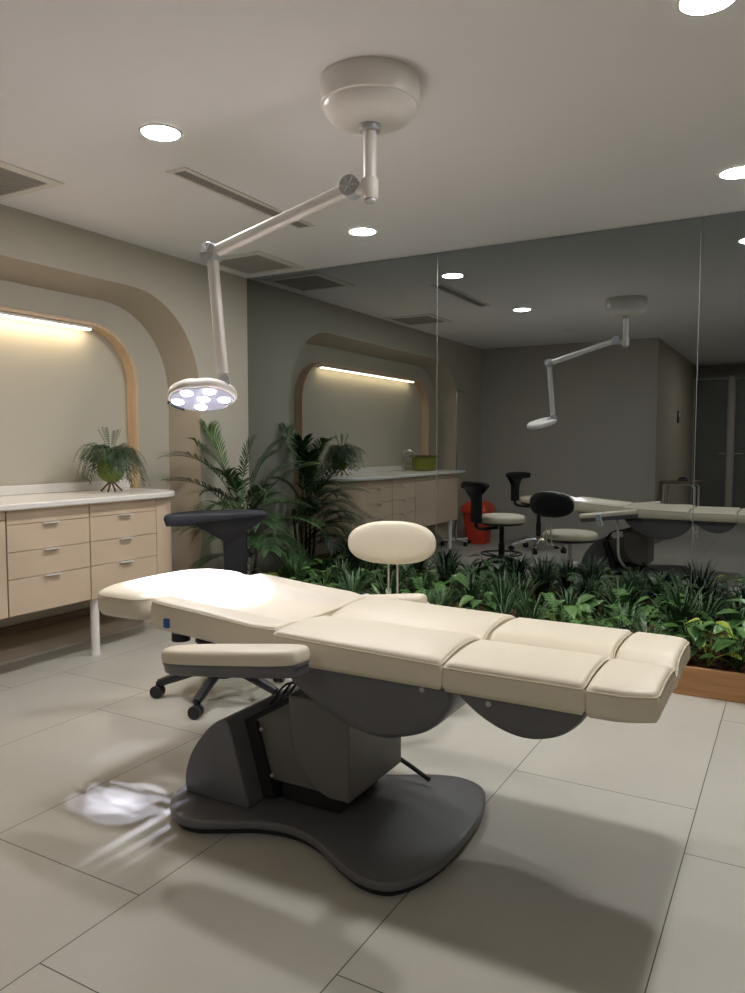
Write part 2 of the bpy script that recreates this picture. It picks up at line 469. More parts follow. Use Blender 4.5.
# pot, tap, on the far counter end (mirror view)
t = thing('olive_pot', 'olive green round pot with a brown lid on the far counter end', 'pot', (-3.6, 1.52, .877))
bm = B(); add_lathe(bm, [(.10,.877),(.125,.885),(.135,.96),(.135,1.03)], (-3.6,1.52,0)); obj('body', bm, M['olive'], t)
bm = B(); add_lathe(bm, [(.165,1.031),(.17,1.036),(.17,1.043),(.16,1.048)], (-3.6,1.52,0)); obj('lid', bm, M['brownlid'], t)
t = thing('counter_tap', 'small chrome tap with curved spout beside the olive pot', 'tap', (-3.68, 1.86, .877))
bm = B(); add_cyl(bm, (-3.68,1.86,.877), (-3.68,1.86,.93), .02); obj('body', bm, M['chrome'], t)
bm = B(); add_tube(bm, catmull([(-3.68,1.86,.93),(-3.68,1.86,1.06),(-3.65,1.86,1.10),(-3.58,1.86,1.09),(-3.56,1.86,1.03)], 6, False), .009); obj('spout', bm, M['chrome'], t)
bm = B(); add_tube(bm, [(-3.68,1.86,.92),(-3.68,1.80,.97)], .007); obj('lever', bm, M['chrome'], t)

# fern on the counter
def strip(bm, pts, w, nrm, taper=(.3,1,.75,.02), fold=0, mi=0):
    n = len(pts); L_ = []; 
    for i, p in enumerate(pts):
        t = i/(n-1); k = t*(len(taper)-1); a = int(min(k, len(taper)-2)); ww = w*(taper[a]+(taper[a+1]-taper[a])*(k-a))
        d = (pts[min(i+1, n-1)]-pts[max(i-1, 0)]).normalized()
        s = d.cross(nrm)
        s = s.normalized() if s.length > 1e-5 else Vector((1,0,0))
        L_.append((bm.verts.new(p-s*ww), bm.verts.new(p+s*ww)))
    for a, b in zip(L_[:-1], L_[1:]):
        f = bm.faces.new((a[0], a[1], b[1], b[0])); f.material_index = mi
def frond(bm, base, mid, tip, npair=22, llen=.11, lw=.006, drop=.25, rach=.003, start=.2, mi=0, angle=55):
    base, mid, tip = Vector(base), Vector(mid), Vector(tip)
    def P(t): return base*(1-t)**2+mid*2*t*(1-t)+tip*t*t
    pts = [P(i/14) for i in range(15)]
    add_tube(bm, pts, rach, 4, r1=rach*.3)
    for k in range(npair):
        t = start+(1-start)*(k+.5)/npair
        p = P(t); d = (P(min(1, t+.02))-P(t-.02)).normalized()
        up = Vector((0,0,1)); s = d.cross(up)
        if s.length < .2: s = d.cross(Vector((.3,1,0)))
        s.normalize(); up2 = s.cross(d).normalized()
        prof = math.sin(PI*min(1, (.12+.88*(1-(t-start)/(1-start))**.8)) ) ** .6 if t > .5 else min(1, .45+1.1*(t-start))
        ln = llen*max(.18, prof)*random.uniform(.9, 1.08)
        a = math.radians(angle+random.uniform(-6, 6)-20*(t-start))
        for sg in (-1, 1):
            dr = (d*math.cos(a)+s*sg*math.sin(a)+up2*.18).normalized()
            q = [p, p+dr*ln*.5+up2*.003, p+dr*ln-Vector((0,0,ln*drop))]
            strip(bm, q, lw, up2, (.5,1,.7,.05), mi=mi)
def pot_fern():
    c = Vector((-3.62, 3.22, .877))
    t = thing('potted_fern', 'green arching fern in a moss ball on crossed twigs at the counter end', 'potted plant', c)
    bm = B()
    for s in (-1, 1):
        for w in (-1, 1):
            add_tube(bm, [c+Vector((.03*w, .055*s, .004)), c+Vector((-.01*w, -.025*s, .10))], .006, 6)
    obj('twig_legs', bm, M['twig'], t)
    bm = B(); n = 14
    add_lathe(bm, [(.078*math.sin(PI*k/n)+.001, .135-.078*math.cos(PI*k/n)) for k in range(n+1)], c, 24)
    for v in bm.verts: v.co += Vector((random.uniform(-.004,.004) for _ in range(3)))
    obj('moss_ball', bm, M['moss'], t)
    bm = B(); top = c+Vector((0,0,.21))
    for k in range(64):
        a = 2*PI*k/64*3.01+random.uniform(-.2,.2); r = random.uniform(.10,.225); h = random.uniform(.02,.13)
        dirv = Vector((math.cos(a), math.sin(a), 0))
        tipz = random.uniform(-.19,.0)
        if c.x+dirv.x*r < -3.78: r *= .7
        frond(bm, top+dirv*.02, top+dirv*r*.7+Vector((0,0,h+.05)), top+dirv*r+Vector((0,0,tipz)), 13, .05, .0035, .2, .0015, .10)
    for k in range(6):
        a = 2*PI*k/6; d = Vector((math.cos(a), math.sin(a), 0))
        frond(bm, top, top+d*.03+Vector((0,0,.09)), top+d*.07+Vector((0,0,random.uniform(.14,.20))), 8, .018, .003, 0, .0015, .4)
    obj('fronds', bm, M['potfern'], t)
pot_fern()

# ------------------------------------------------------------------ planter and plants
t = thing('wooden_planter', 'long low oak planter box running along the foot of the mirror', 'planter', (-1, 3.73, 0))
box_obj('front_board', (XL+.002, XR-.002, 3.72, 3.745, 0, .132), M['planterwood'], t, .002)
box_obj('back_board', (XL+.002, XR-.002, YM-.022, YM-.004, 0, .125), M['planterwood'], t, .002)
bm = B(); nx, ny = 140, 22
g = [[bm.verts.new((XL+.005+(XR-XL-.01)*i/nx, 3.746+(YM-.024-3.746)*j/ny, .098+random.uniform(-.008,.010))) for j in range(ny+1)] for i in range(nx+1)]
for i in range(nx):
    for j in range(ny): bm.faces.new((g[i][j], g[i+1][j], g[i+1][j+1], g[i][j+1]))
for k in range(2600):
    x = random.uniform(-1.2, .6) if k < 1700 else random.uniform(XL+.05, -1.2); y = random.uniform(3.757, YM-.04)
    mt = Matrix.Translation((x, y, .108)) @ Matrix.Rotation(random.uniform(0, 6), 4, 'Z') @ Matrix.Rotation(random.uniform(-.5,.5), 4, 'X')
    s = random.uniform(.5, 1.2)
    add_box(bm, -.012*s, .012*s, -.007*s, .007*s, -.003, .003, mt)
mu = obj('bark_mulch', bm, M['mulch'], smooth=False); mu['kind'] = 'stuff'
tag(mu, 'dark reddish-brown bark mulch filling the oak planter', 'mulch')

def palm(loc, fronds, stems, lab, light=()):
    t = thing('areca_palm', lab, 'palm', loc)
    bm = B()
    for a, b in stems: add_tube(bm, [a, ((Vector(a)+Vector(b))/2)+Vector((.01,.01,0)), b], .013, 8, r1=.008)
    obj('stem', bm, M['trunk'], t)
    bm = B()
    for i, (b, m_, tp, ln) in enumerate(fronds):
        frond(bm, b, m_, tp, 19, ln*1.5, .0078, .16, .004, .30, mi=1 if i in light else 0, angle=48)
    for v in bm.verts:
        if v.co.y > 3.95 and v.co.x < XL+.012: v.co.x = XL+.012+random.uniform(0,.01)
        if v.co.y > YM-.012: v.co.y = YM-.012
    obj('foliage', bm, [M['palm'], M['palmlight']], t)
PC = Vector((-3.38, 4.16, .11))
def V(*a): return Vector(a)
stems = [(PC+V(dx,dy,0), PC+V(dx*2.2,dy*2.0,h)) for dx,dy,h in ((0,0,.62),(.04,.03,.5),(-.03,.04,.55),(.02,-.04,.45),(-.04,-.03,.4))]
fr = []
tips = [  # base height, mid, tip, leaflet length
 (.60, (-3.50,4.10,1.12), (-3.62,4.08,1.27), .13),
 (.55, (-3.50,4.00,1.15), (-3.62,3.68,1.08), .13),
 (.42, (-3.44,3.98,.95), (-3.56,3.62,.93), .12),
 (.62, (-3.40,4.20,1.10), (-3.34,4.25,1.19), .10),
 (.58, (-3.28,4.22,1.14), (-3.10,4.28,1.19), .09),
 (.40, (-3.20,4.10,.88), (-2.98,3.98,.80), .12),
 (.34, (-3.42,3.98,.70), (-3.50,3.72,.60), .11),
 (.50, (-3.10,4.24,1.02), (-2.88,4.32,1.02), .11),
 (.30, (-3.15,4.10,.66), (-2.96,3.92,.48), .11),
 (.34, (-3.10,4.20,.74), (-2.82,4.24,.62), .12),
 (.55, (-3.36,4.05,.98), (-3.30,3.86,.98), .12),
 (.50, (-3.30,4.28,.98), (-3.15,4.46,1.02), .11),
 (.45, (-3.45,4.20,.90), (-3.55,4.38,.90), .09),
 (.28, (-3.28,4.05,.50), (-3.18,3.86,.36), .10),
 (.52, (-3.44,4.02,.90), (-3.46,3.84,.84), .12),
 (.50, (-3.26,4.14,.92), (-3.12,4.10,.84), .12),
 (.25, (-3.40,4.00,.46), (-3.50,3.84,.34), .10),
 (.45, (-3.26,4.26,.84), (-3.02,4.44,.72), .11),
 (.62, (-3.46,4.12,1.02), (-3.60,3.95,1.16), .11),
 (.56, (-3.34,4.02,.88), (-3.22,3.84,.74), .11),
 (.30, (-3.20,4.02,.66), (-3.05,3.84,.52), .11),
 (.36, (-3.26,4.00,.70), (-3.26,3.80,.56), .11),
 (.60, (-3.32,4.20,1.04), (-3.22,4.34,1.10), .11),
 (.24, (-3.12,4.14,.56), (-2.90,4.12,.36), .11)]
for k in range(9):
    a = -2.4+k*.42+random.uniform(-.1,.1); rr = random.uniform(.30,.42); h = random.uniform(.28,.55)
    tx, ty = max(-3.58, PC.x+math.cos(a)*rr+.05), min(4.5, PC.y+math.sin(a)*rr)
    tips.append((h, ((PC.x*.4+tx*.6), (PC.y*.4+ty*.6), PC.z+h+.22), (tx, ty, PC.z+h+random.uniform(-.05,.16)), random.uniform(.09,.12)))
for h, m_, tp, ln in tips:
    fr.append((PC+V(random.uniform(-.05,.05), random.uniform(-.05,.05), h), m_, tp, ln))
palm(PC, fr, stems, 'tall feathery green palm in the corner of the planter by the mirror', light=(0,4,7))

# planter ground plants: prototypes
def grass_mesh(n, h, w, spread, m, name):
    bm = B()
    for k in range(n):
        a = random.uniform(0, 2*PI); d = Vector((math.cos(a), math.sin(a), 0)); hh = h*random.uniform(.6,1.1); s = spread*random.uniform(.3,1)
        p0 = d*random.uniform(0,.025)
        pts = []
        for i in range(6):
            t = i/5; pts.append(p0+d*s*t**1.5+Vector((0,0,hh*(t*1.5-.65*t*t*t*(.6+s*2.2)))))
        strip(bm, pts, w, d.cross(Vector((0,0,1))).cross(d), (.8,1,.9,.05))
    return bm
def fern_mesh(n, r, m=None):
    bm = B()
    for k in range(n):
        a = 2*PI*k/n+random.uniform(-.3,.3); d = Vector((math.cos(a), math.sin(a), 0)); rr = r*random.uniform(.6,1.05); h = random.uniform(.14,.26)
        frond(bm, d*.01, d*rr*.5+V(0,0,h+.05), d*rr+V(0,0,h*random.uniform(.4,.9)), 15, .048, .008, .15, .002, .15, angle=75)
    return bm
def broad_mesh(n, r, size):
    bm = B()
    for k in range(n):
        a = 2*PI*k/n*2.4+random.uniform(-.4,.4); d = Vector((math.cos(a), math.sin(a), 0)); rr = r*random.uniform(.3,1); h = random.uniform(.07,.25)
        p = d*rr*.6+V(0,0,h); add_tube(bm, [V(0,0,0), d*rr*.25+V(0,0,h*.7), p], .0025, 4)
        for f in bm.faces[-20:]: pass
        s = size*random.uniform(.7,1.15); side = d.cross(V(0,0,1)).normalized(); dr = (d*random.uniform(.7,1)+V(0,0,random.uniform(-.5,.25))).normalized()
        up = side.cross(dr).normalized()
        prof = [(0,0),(.12,.42),(.35,.5),(.6,.38),(.82,.18),(1,.01)]
        prev = None
        for t, w in prof:
            c = p+dr*s*t-V(0,0,s*.25*t*t)
            row = (bm.verts.new(c-side*s*w*.8+up*s*w*.22), bm.verts.new(c), bm.verts.new(c+side*s*w*.8+up*s*w*.22))
            if prev:
                bm.faces.new((prev[0], prev[1], row[1], row[0])); bm.faces.new((prev[1], prev[2], row[2], row[1]))
            prev = row
    return bm
def proto(name, bm, m):
    me = bpy.data.meshes.new(name)
    bm.to_mesh(me); bm.free(); me.materials.append(m)
    for p in me.polygons: p.use_smooth = True
    return me
protos = {
 'grass_clump': [proto('grass_clump', grass_mesh(70,.30,.0045,.20,None,''), M['grass']) for _ in range(3)],
 'sword_fern': [proto('sword_fern', fern_mesh(11,.23), M['fern']) for _ in range(3)],
 'leafy_plant': [proto('leafy_plant', broad_mesh(20,.20,.105), M['broad']) for _ in range(3)],
 'spider_plant': [proto('spider_plant', grass_mesh(46,.25,.006,.26,None,''), M['pale']) for _ in range(2)],
 'lime_plant': [proto('lime_plant', broad_mesh(24,.14,.075), M['lime'])],
}
kinds = {'grass_clump': ('dark green grassy clump', 'plant'), 'sword_fern': ('mid-green sword fern', 'fern'), 'leafy_plant': ('broad-leaved green plant', 'plant'),
         'spider_plant': ('pale striped strappy plant', 'plant'), 'lime_plant': ('yellow-green leafy plant', 'plant')}
zones = [(-3.05,'beside the palm'),(-2.72,'right of the palm'),(-2.40,'behind the black T-shaped backrest side'),(-2.08,'at the left mirror seam'),
         (-1.76,'behind the oval backrest'),(-1.44,'just right of the oval backrest'),(-1.12,'behind the seat cushion'),(-.82,'behind the leg cushion'),
         (-.52,'behind the foot cushion'),(-.22,'at the right edge of the photo'),(.10,'just beyond the right photo edge')]
rows = [(3.88,'in planter front row'),(4.12,'in planter middle row'),(4.36,'in planter against the mirror')]
plan = {  # (zone,row): kinds
 (0,0):['leafy_plant'],(0,1):['lime_plant','grass_clump'],(0,2):['sword_fern'],
 (1,0):['lime_plant','leafy_plant'],(1,1):['leafy_plant'],(1,2):['grass_clump'],
 (2,0):['sword_fern','grass_clump'],(2,1):['grass_clump'],(2,2):['leafy_plant'],
 (3,0):['spider_plant'],(3,1):['grass_clump','sword_fern'],(3,2):['grass_clump'],
 (4,0):['grass_clump'],(4,1):['leafy_plant','grass_clump'],(4,2):['sword_fern'],
 (5,0):['leafy_plant','grass_clump'],(5,1):['grass_clump'],(5,2):['grass_clump'],
 (6,0):['grass_clump','leafy_plant'],(6,1):['sword_fern'],(6,2):['grass_clump'],
 (7,0):['sword_fern','grass_clump'],(7,1):['leafy_plant','sword_fern'],(7,2):['grass_clump'],
 (8,0):['spider_plant','leafy_plant'],(8,1):['grass_clump'],(8,2):['leafy_plant','grass_clump'],
 (9,0):['leafy_plant'],(9,1):['sword_fern','leafy_plant'],(9,2):['grass_clump'],
 (10,0):['leafy_plant'],(10,1):['grass_clump'],(10,2):['sword_fern']}
def place_plant(kind, x, y, s, lab):
    o = bpy.data.objects.new(kind, random.choice(protos[kind])); C.objects.link(o)
    o.location = (x, y, .104); o.rotation_euler = (0, 0, random.uniform(0, 6.28)); o.scale = (s, s, s*random.uniform(.85,1.1))
    tag(o, lab, kinds[kind][1], 'low plants in the oak planter')
for (zi, ri), ks in plan.items():
    zx, zn = zones[zi]; ry, rn = rows[ri]
    for j, k in enumerate(ks):
        dx = (-.08, .09)[j] if len(ks) > 1 else 0
        s = {0:.92,1:1.06,2:.95}[ri]*random.uniform(.9,1.12)
        place_plant(k, zx+dx+random.uniform(-.03,.03), ry+random.uniform(-.03,.03), s, '%s %s, %s' % (kinds[k][0], rn, zn))
o = bpy.data.objects.new('lime_plant', proto('lime_plant', broad_mesh(5,.12,.10), M['lime'])); C.objects.link(o)
o.location = (-.34, 3.86, .104); o.scale = (1,1,1)
tag(o, 'few bright yellow-green leaves at the planter front right of the foot cushion', 'plant')

# ------------------------------------------------------------------ treatment bed
bed = thing('treatment_bed', 'cream padded adjustable treatment bed on a charcoal pedestal base', 'treatment bed', (-1.2, 1.98, 0))
YC, HW = 2.04, .297
def edge_samples(L, r=.03, n=14):
    e = [0, .0015, .005, .011, .019, .03]
    e = [v for v in e if v < L/3]
    mid = [e[-1]+(L-2*e[-1])*k/n for k in range(1, n)]
    return e+mid+[L-v for v in reversed(e)]
def cushion(name, x0, x1, yfun, top, bot, m=None, r=.013, ny=26, nx=16, bulge=.006, parent=bed, pip=True):
    xs = [x0+v for v in edge_samples(x1-x0, n=nx)]
    bm = B(); G = []
    for x in xs:
        ya, yb = yfun(x); row = []
        es = edge_samples(yb-ya, n=ny)
        for v in es:
            y = ya+v
            dx = min(x-x0, x1-x); dy = min(v, (yb-ya)-v); d = min(dx, dy)
            # round the plan corners
            z = top(x, y)
            if dx < r and dy < r:
                dd = r-math.hypot(r-dx, r-dy); d = max(0, dd)
            if d < r: z -= (r-math.sqrt(max(0, r*r-(r-d)**2)))*.75
            row.append(Vector((x, y, z)))
        G.append(row)
    nX, nY = len(G), len(G[0])
    VG = [[bm.verts.new(p) for p in row] for row in G]
    for i in range(nX-1):
        for j in range(nY-1): bm.faces.new((VG[i][j], VG[i+1][j], VG[i+1][j+1], VG[i][j+1]))
    loop = [(i, 0) for i in range(nX)]+[(nX-1, j) for j in range(1, nY)]+[(i, nY-1) for i in range(nX-2, -1, -1)]+[(0, j) for j in range(nY-2, 0, -1)]
    cen = Vector(((x0+x1)/2, sum(yfun((x0+x1)/2))/2, 0))
    prev = [VG[i][j] for i, j in loop]; base = [v.co.copy() for v in prev]
    outn = []
    for k, p in enumerate(base):
        d = base[(k+1) % len(base)]-base[k-1]; nrm = Vector((d.y, -d.x, 0)); nrm = nrm.normalized() if nrm.length > 1e-6 else (p-cen).normalized()
        outn.append(nrm)
    for f, o_ in ((.15,.6),(.4,1),(.75,.8),(1,-.6)):
        cur = []
        for k, p in enumerate(base):
            zb = bot(p.x); z = p.z+(zb-p.z)*f
            cur.append(bm.verts.new(Vector((p.x, p.y, 0))+outn[k]*bulge*o_+Vector((0,0,z))))
        n = len(cur)
        for k in range(n): bm.faces.new((prev[k], prev[(k+1) % n], cur[(k+1) % n], cur[k]))
        prev = cur
    bm.faces.new(prev)
    o = obj(name, bm, m or M['cream'], parent, angle=80)
    if pip:
        bm = B(); pts = [p+outn[k]*.0015 for k, p in enumerate(base)]
        pts = [p for k, p in enumerate(pts) if k == 0 or (p-pts[k-1]).length > .004]
        add_tube(bm, pts, .0026, 6, closed=True)
        obj('piping', bm, M['piping'], o)
    return o
def yrect(x): return (YC-HW, YC+HW)
def bumps(y, a=.016, crease=.012):
    v = (y-YC)/HW
    return a*(1-abs(abs(v)-.5)*2)**1 *0 + a*math.sin(PI*min(1, abs(v)))**.55 - crease*math.exp(-(v/.10)**2)
# seat, leg and foot cushions
def top_seat(x, y):
    v = (y-YC)/HW; t = (x+1.308)/.53
    return .620-.014*t+bumps(y, .012, .006)+.012*math.exp(-((t-.9)/.25)**2)*math.sin(PI*min(1, abs(v)))-.010*math.exp(-((t)/.15)**2)*(1-abs(v))
cushion('seat_cushion', -1.308, -.778, yrect, top_seat, lambda x: .532)
cushion('leg_cushion', -.768, -.416, yrect, lambda x, y: .602+bumps(y, .017, .028), lambda x: .530)
def yfoot(x):
    t = max(0, (x+.33)/.10); k = .06*t*t
    return (YC-HW+k*.6, YC+HW-k)
cushion('foot_cushion', -.406, -.255, yfoot, lambda x, y: .600+bumps(y, .015, .028)-.25*max(0, x+.31)**1.5, lambda x: .528+.08*max(0, x+.35), nx=10)
# back cushion: raised side bolsters and hollow centre
XB0, XB1 = -1.808, -1.318
def yback(x):
    t = (x-XB0)/(XB1-XB0)
    k = .022*math.exp(-(t/.06)**1.0) + .010*math.sin(PI*t)
    e = .03*max(0, t-.85)/.15
    return (YC-HW+k+e, YC+HW-k-e)
def top_back(x, y):
    v = abs(y-YC)/HW; t = (x-XB0)/(XB1-XB0)
    zz = .660-.040*t
    basin = .040*math.sin(PI*min(1, max(0, (t-.02)/.98)))**.7
    s = min(1, max(0, (v-.56+.12*t)/.20)); s = s*s*(3-2*s)
    return zz+.006 - basin*(1-s)
cushion('back_cushion', XB0, XB1, yback, top_back, lambda x: .574-.037*(x-XB0)/(XB1-XB0), nx=26, ny=34)
t_ = box_obj('side_label', (-1.732, -1.714, 1.735, 1.745, .583, .612), M['tag'], bed); t_['label'] = 'small blue label on the side'
# head cushion with a face hole
def head_cushion():
    n = 96
    def outl(a, s=0):
        c, s_ = math.cos(a), math.sin(a)
        # superellipse in x (length .2) and y, squarer on the +x side
        ex = 2.7 if c < 0 else 7
        k = (abs(c)**ex+abs(s_)**ex)**(-1/ex)
        k2 = (abs(c)**2.3+abs(s_)**2.3)**(-1/2.3)
        return Vector((-1.992+(.150-s)*c*k, YC+(.283-s)*s_*k, 0))
    hole_c = Vector((-1.965, 1.955, 0))
    def hole(a, g=0): return hole_c+Vector((math.cos(a)*(.066+g), math.sin(a)*(.054+g), 0))
    zt = lambda p: .660+.004*math.cos((p.x+2.0)*6)-.010*max(0, -(p.x+2.1))*5
    rings = []
    for s, z in ((.006,.585),(-.003,.600),(-.005,.625),(-.002,.645)):
        rings.append([outl(2*PI*k/n, s)+V(0,0,z) for k in range(n)])
    for s, dz in ((.004,-.008),(.012,-.002),(.025,.003)):
        r_ = []
        for k in range(n):
            p = outl(2*PI*k/n, s); r_.append(p+V(0,0,zt(p)+dz))
        rings.append(r_)
    for f in (.3,.6,.85):
        r_ = []
        for k in range(n):
            a = 2*PI*k/n; p = outl(a, .025).lerp(hole(a, .012), f); r_.append(p+V(0,0,zt(p)+.003+.004*f))
        rings.append(r_)
    for g_, dz in ((.012,.004),(.004,.0),(0,-.010),(0,-.075)):
        rings.append([hole(2*PI*k/n, g_)+V(0,0,zt(hole(0))+dz) for k in range(n)])
    bm = B(); add_rings(bm, rings, loop=True)
    o = obj('head_cushion', bm, M['cream'], bed, angle=80)
    bm = B(); add_tube(bm, [outl(2*PI*k/n, .000)+V(0,0,.651) for k in range(n)], .0026, 6, closed=True); obj('piping', bm, M['piping'], o)
head_cushion()
# metal plates under the sections
bm = B(); add_prism(bm, [(-1.74,.568),(-1.32,.535),(-1.32,.508),(-1.70,.555)], 1.80, 2.28, 'xz'); obj('back_plate', bm, M['greybox'], bed, .004)
bm = B()
for y in (1.96, 2.12): add_tube(bm, [(-1.70,y,.585),(-1.83,y,.582),(-2.02,y,.580)], .010, 8)
obj('headrest_bracket', bm, M['steel'], bed)
bm = B(); add_cyl(bm, (-1.72,1.80,.555), (-1.72,1.80,.53), .03); add_cyl(bm, (-1.66,1.82,.54), (-1.60,1.82,.51), .018); obj('tilt_knob', bm, M['black'], bed)
def hull(name, prof, y0, y1):
    bm = B(); pts = catmull([(x, z, 0) for x, z in prof], 8, False)
    poly = [(p.x, p.y) for p in pts]
    rings = []
    zt = max(p[1] for p in poly); xc = (poly[0][0]+poly[-1][0])/2
    for y, k in ((y0,.88),(y0+.006,.94),(y0+.02,.985),(y0+.05,1),(y1-.05,1),(y1-.02,.985),(y1-.006,.94),(y1,.88)):
        rings.append([(xc+(x-xc)*(1-(1-k)*.3), y, zt+(z-zt)*k) for x, z in poly])
    add_rings(bm, rings)
    return obj(name, bm, M['grey'], bed, angle=50)
hull('seat_shell', [(-1.305,.530),(-1.30,.505),(-1.26,.458),(-1.19,.415),(-1.10,.372),(-1.0,.350),(-.92,.362),(-.83,.400),(-.77,.470),(-.765,.530)], 1.775, 2.305)
hull('leg_shell', [(-.752,.528),(-.745,.515),(-.69,.470),(-.62,.438),(-.55,.430),(-.48,.452),(-.43,.495),(-.415,.528)], 1.775, 2.305)
bm = B()
bm.free()
for x, z in ((-.845,.515),(-.66,.508)):
    bm = B(); add_cyl(bm, (x,1.770,z), (x,1.785,z), .007, seg=14); obj('screw', bm, M['jointgrey'], bed)
# arm rests
def armrest(yc, zc, dx=0):
    sl = .065/.5
    mt = Matrix.Translation((-1.345+dx, yc, zc)) @ Matrix.Rotation(-math.atan(sl), 4, 'Y')
    pl = []
    n = 40
    for k in range(n):
        a = 2*PI*k/n; c, s = math.cos(a), math.sin(a); k_ = (abs(c)**5+abs(s)**5)**(-.2) if c > 0 else (abs(c)**3+abs(s)**3)**(-1/3)
        pl.append((.245*c*k_, .058*s*k_))
    def lay(spec):
        bm = B(); add_rings(bm, [[mt @ Vector((x*(1-i/.245), y*(1-i/.058), z)) for x, y in pl] for i, z in spec]); return bm
    a = obj('armrest', lay([(.012,-.040),(.006,-.036),(.004,-.016),(.0015,-.014),(.0015,-.006)]), M['grey'], bed, angle=50)
    obj('arm_pad', lay([(.002,-.006),(0,.0),(0,.016),(.003,.024),(.010,.030),(.02,.032),(.04,.033)]), M['cream'], a, angle=70)
armrest(1.600, .572)
armrest(2.455, .556, -.06)
bm = B()
bm.free()
for ya, yb in ((1.64, 1.80), (2.28, 2.43)): box_obj('armrest_bracket', (-1.27, -1.21, ya, yb, .530, .548), M['greybox'], bed, .003)
bm = B(); add_tube(bm, catmull([(-1.36,2.45,.562),(-1.33,2.46,.50),(-1.32,2.45,.4),(-1.32,2.40,.20),(-1.30,2.20,.075)], 6, False), .011, 10); obj('support_post', bm, M['steel'], bed)
# pedestal base
foot = [(-1.73,1.81),(-1.69,1.71),(-1.61,1.645),(-1.53,1.64),(-1.45,1.68),(-1.36,1.73),(-1.26,1.75),(-1.16,1.73),(-1.06,1.675),(-.96,1.632),(-.88,1.638),(-.832,1.69),(-.803,1.77),(-.792,1.88),(-.795,2.02),(-.81,2.15),
        (-.86,2.27),(-.95,2.31),(-1.06,2.28),(-1.16,2.22),(-1.26,2.20),(-1.36,2.215),(-1.45,2.26),(-1.53,2.30),(-1.62,2.29),(-1.70,2.22),(-1.74,2.12),(-1.75,1.96)]
fp = catmull([(x, y, 0) for x, y in foot], 5); cc = Vector((-1.25, 1.96, 0))
def inset(d):
    out = []
    n = len(fp)
    for k in range(n):
        tg = fp[(k+1) % n]-fp[k-1]; nr = Vector((tg.y, -tg.x, 0)).normalized()
        if k == 0 and False: pass
        out.append(fp[k]-nr*d)
    return out
bm = B(); add_rings(bm, [[p+V(0,0,z) for p in inset(d)] for d, z in ((.004,.020),(0,.023),(0,.038),(.002,.042),(.006,.044),(.020,.044))]); obj('base_plate', bm, M['grey'], bed, angle=40)
bm = B(); add_rings(bm, [[p+V(0,0,z) for p in inset(d)] for d, z in ((.016,0.0),(.016,.021))]); obj('base_skirt', bm, M['blackgap'], bed)
hp = catmull([(-1.685,.045,0),(-1.69,.09,0),(-1.675,.15,0),(-1.645,.205,0),(-1.60,.26,0),(-1.56,.295,0),(-1.525,.310,0),(-1.505,.292,0)], 6, False)
poly = [(p.x, p.y) for p in hp]+[(-1.435,.060),(-1.435,.045)]
bm = B(); add_prism(bm, poly, 1.775, 2.20, 'xz'); obj('pedestal_cover', bm, M['grey'], bed, .016, bseg=3)
bm = B(); add_prism(bm, [(-1.53,.29),(-1.46,.29),(-1.39,.06),(-1.45,.05)], 1.85, 2.18, 'xz'); obj('slot_lining', bm, M['blackgap'], bed)
bm = B(); add_prism(bm, [(-1.49,.285),(-1.30,.335),(-1.16,.335),(-1.16,.110),(-1.44,.110)], 1.865, 2.13, 'xz'); obj('lift_arm', bm, M['greybox'], bed, .004)
bm = B(); add_prism(bm, [(-1.335,.40),(-1.118,.40),(-1.118,.105),(-1.19,.105),(-1.245,.125),(-1.29,.175),(-1.325,.25)], 1.85, 2.19, 'xz'); obj('lift_housing', bm, M['greybox'], bed, .005)
bm = B()
bm.free()
for p in ((-1.44,1.856,.27),(-1.40,1.856,.13)):
    bm = B(); add_cyl(bm, p, (p[0], p[1]-.006, p[2]), .006, seg=12); obj('bolt', bm, M['steel'], bed)
box_obj('motor', (-1.38,-1.17,1.88,2.12,.05,.105), M['blackgap'], bed, .004)
bm = B()
for k in range(3): add_tube(bm, catmull([(-1.50,1.98+.05*k,.30),(-1.45,2.0+.05*k,.37),(-1.36,2.0+.05*k,.39),(-1.26,2.02+.04*k,.43)], 6, False), .004, 6)
obj('cable', bm, M['blackgap'], bed)
bm = B(); add_tube(bm, [(-1.16,2.19,.13),(-1.10,2.22,.085),(-1.02,2.20,.062)], .008, 8); obj('pedal_lever', bm, M['blackgap'], bed)
# hand control hanging by the far arm rest
t = thing('hand_control', 'pale grey keypad hand control hanging by the far armrest, seen in the mirror', 'remote control', (-1.46, 2.545, .50))
mt = Matrix.Translation((-1.46, 2.551, .520)) @ Matrix.Rotation(-.25, 4, 'Y')
bm = B(); add_box(bm, -.024, .024, -.010, .010, -.055, .055, mt); obj('housing', bm, M['hinge'], t, .005)
bm = B()
for i in range(2):
    for j in range(5): add_box(bm, -.015+i*.018, -.003+i*.018, .010, .012, -.045+j*.019, -.034+j*.019, mt)
obj('buttons', bm, M['keys'], t)

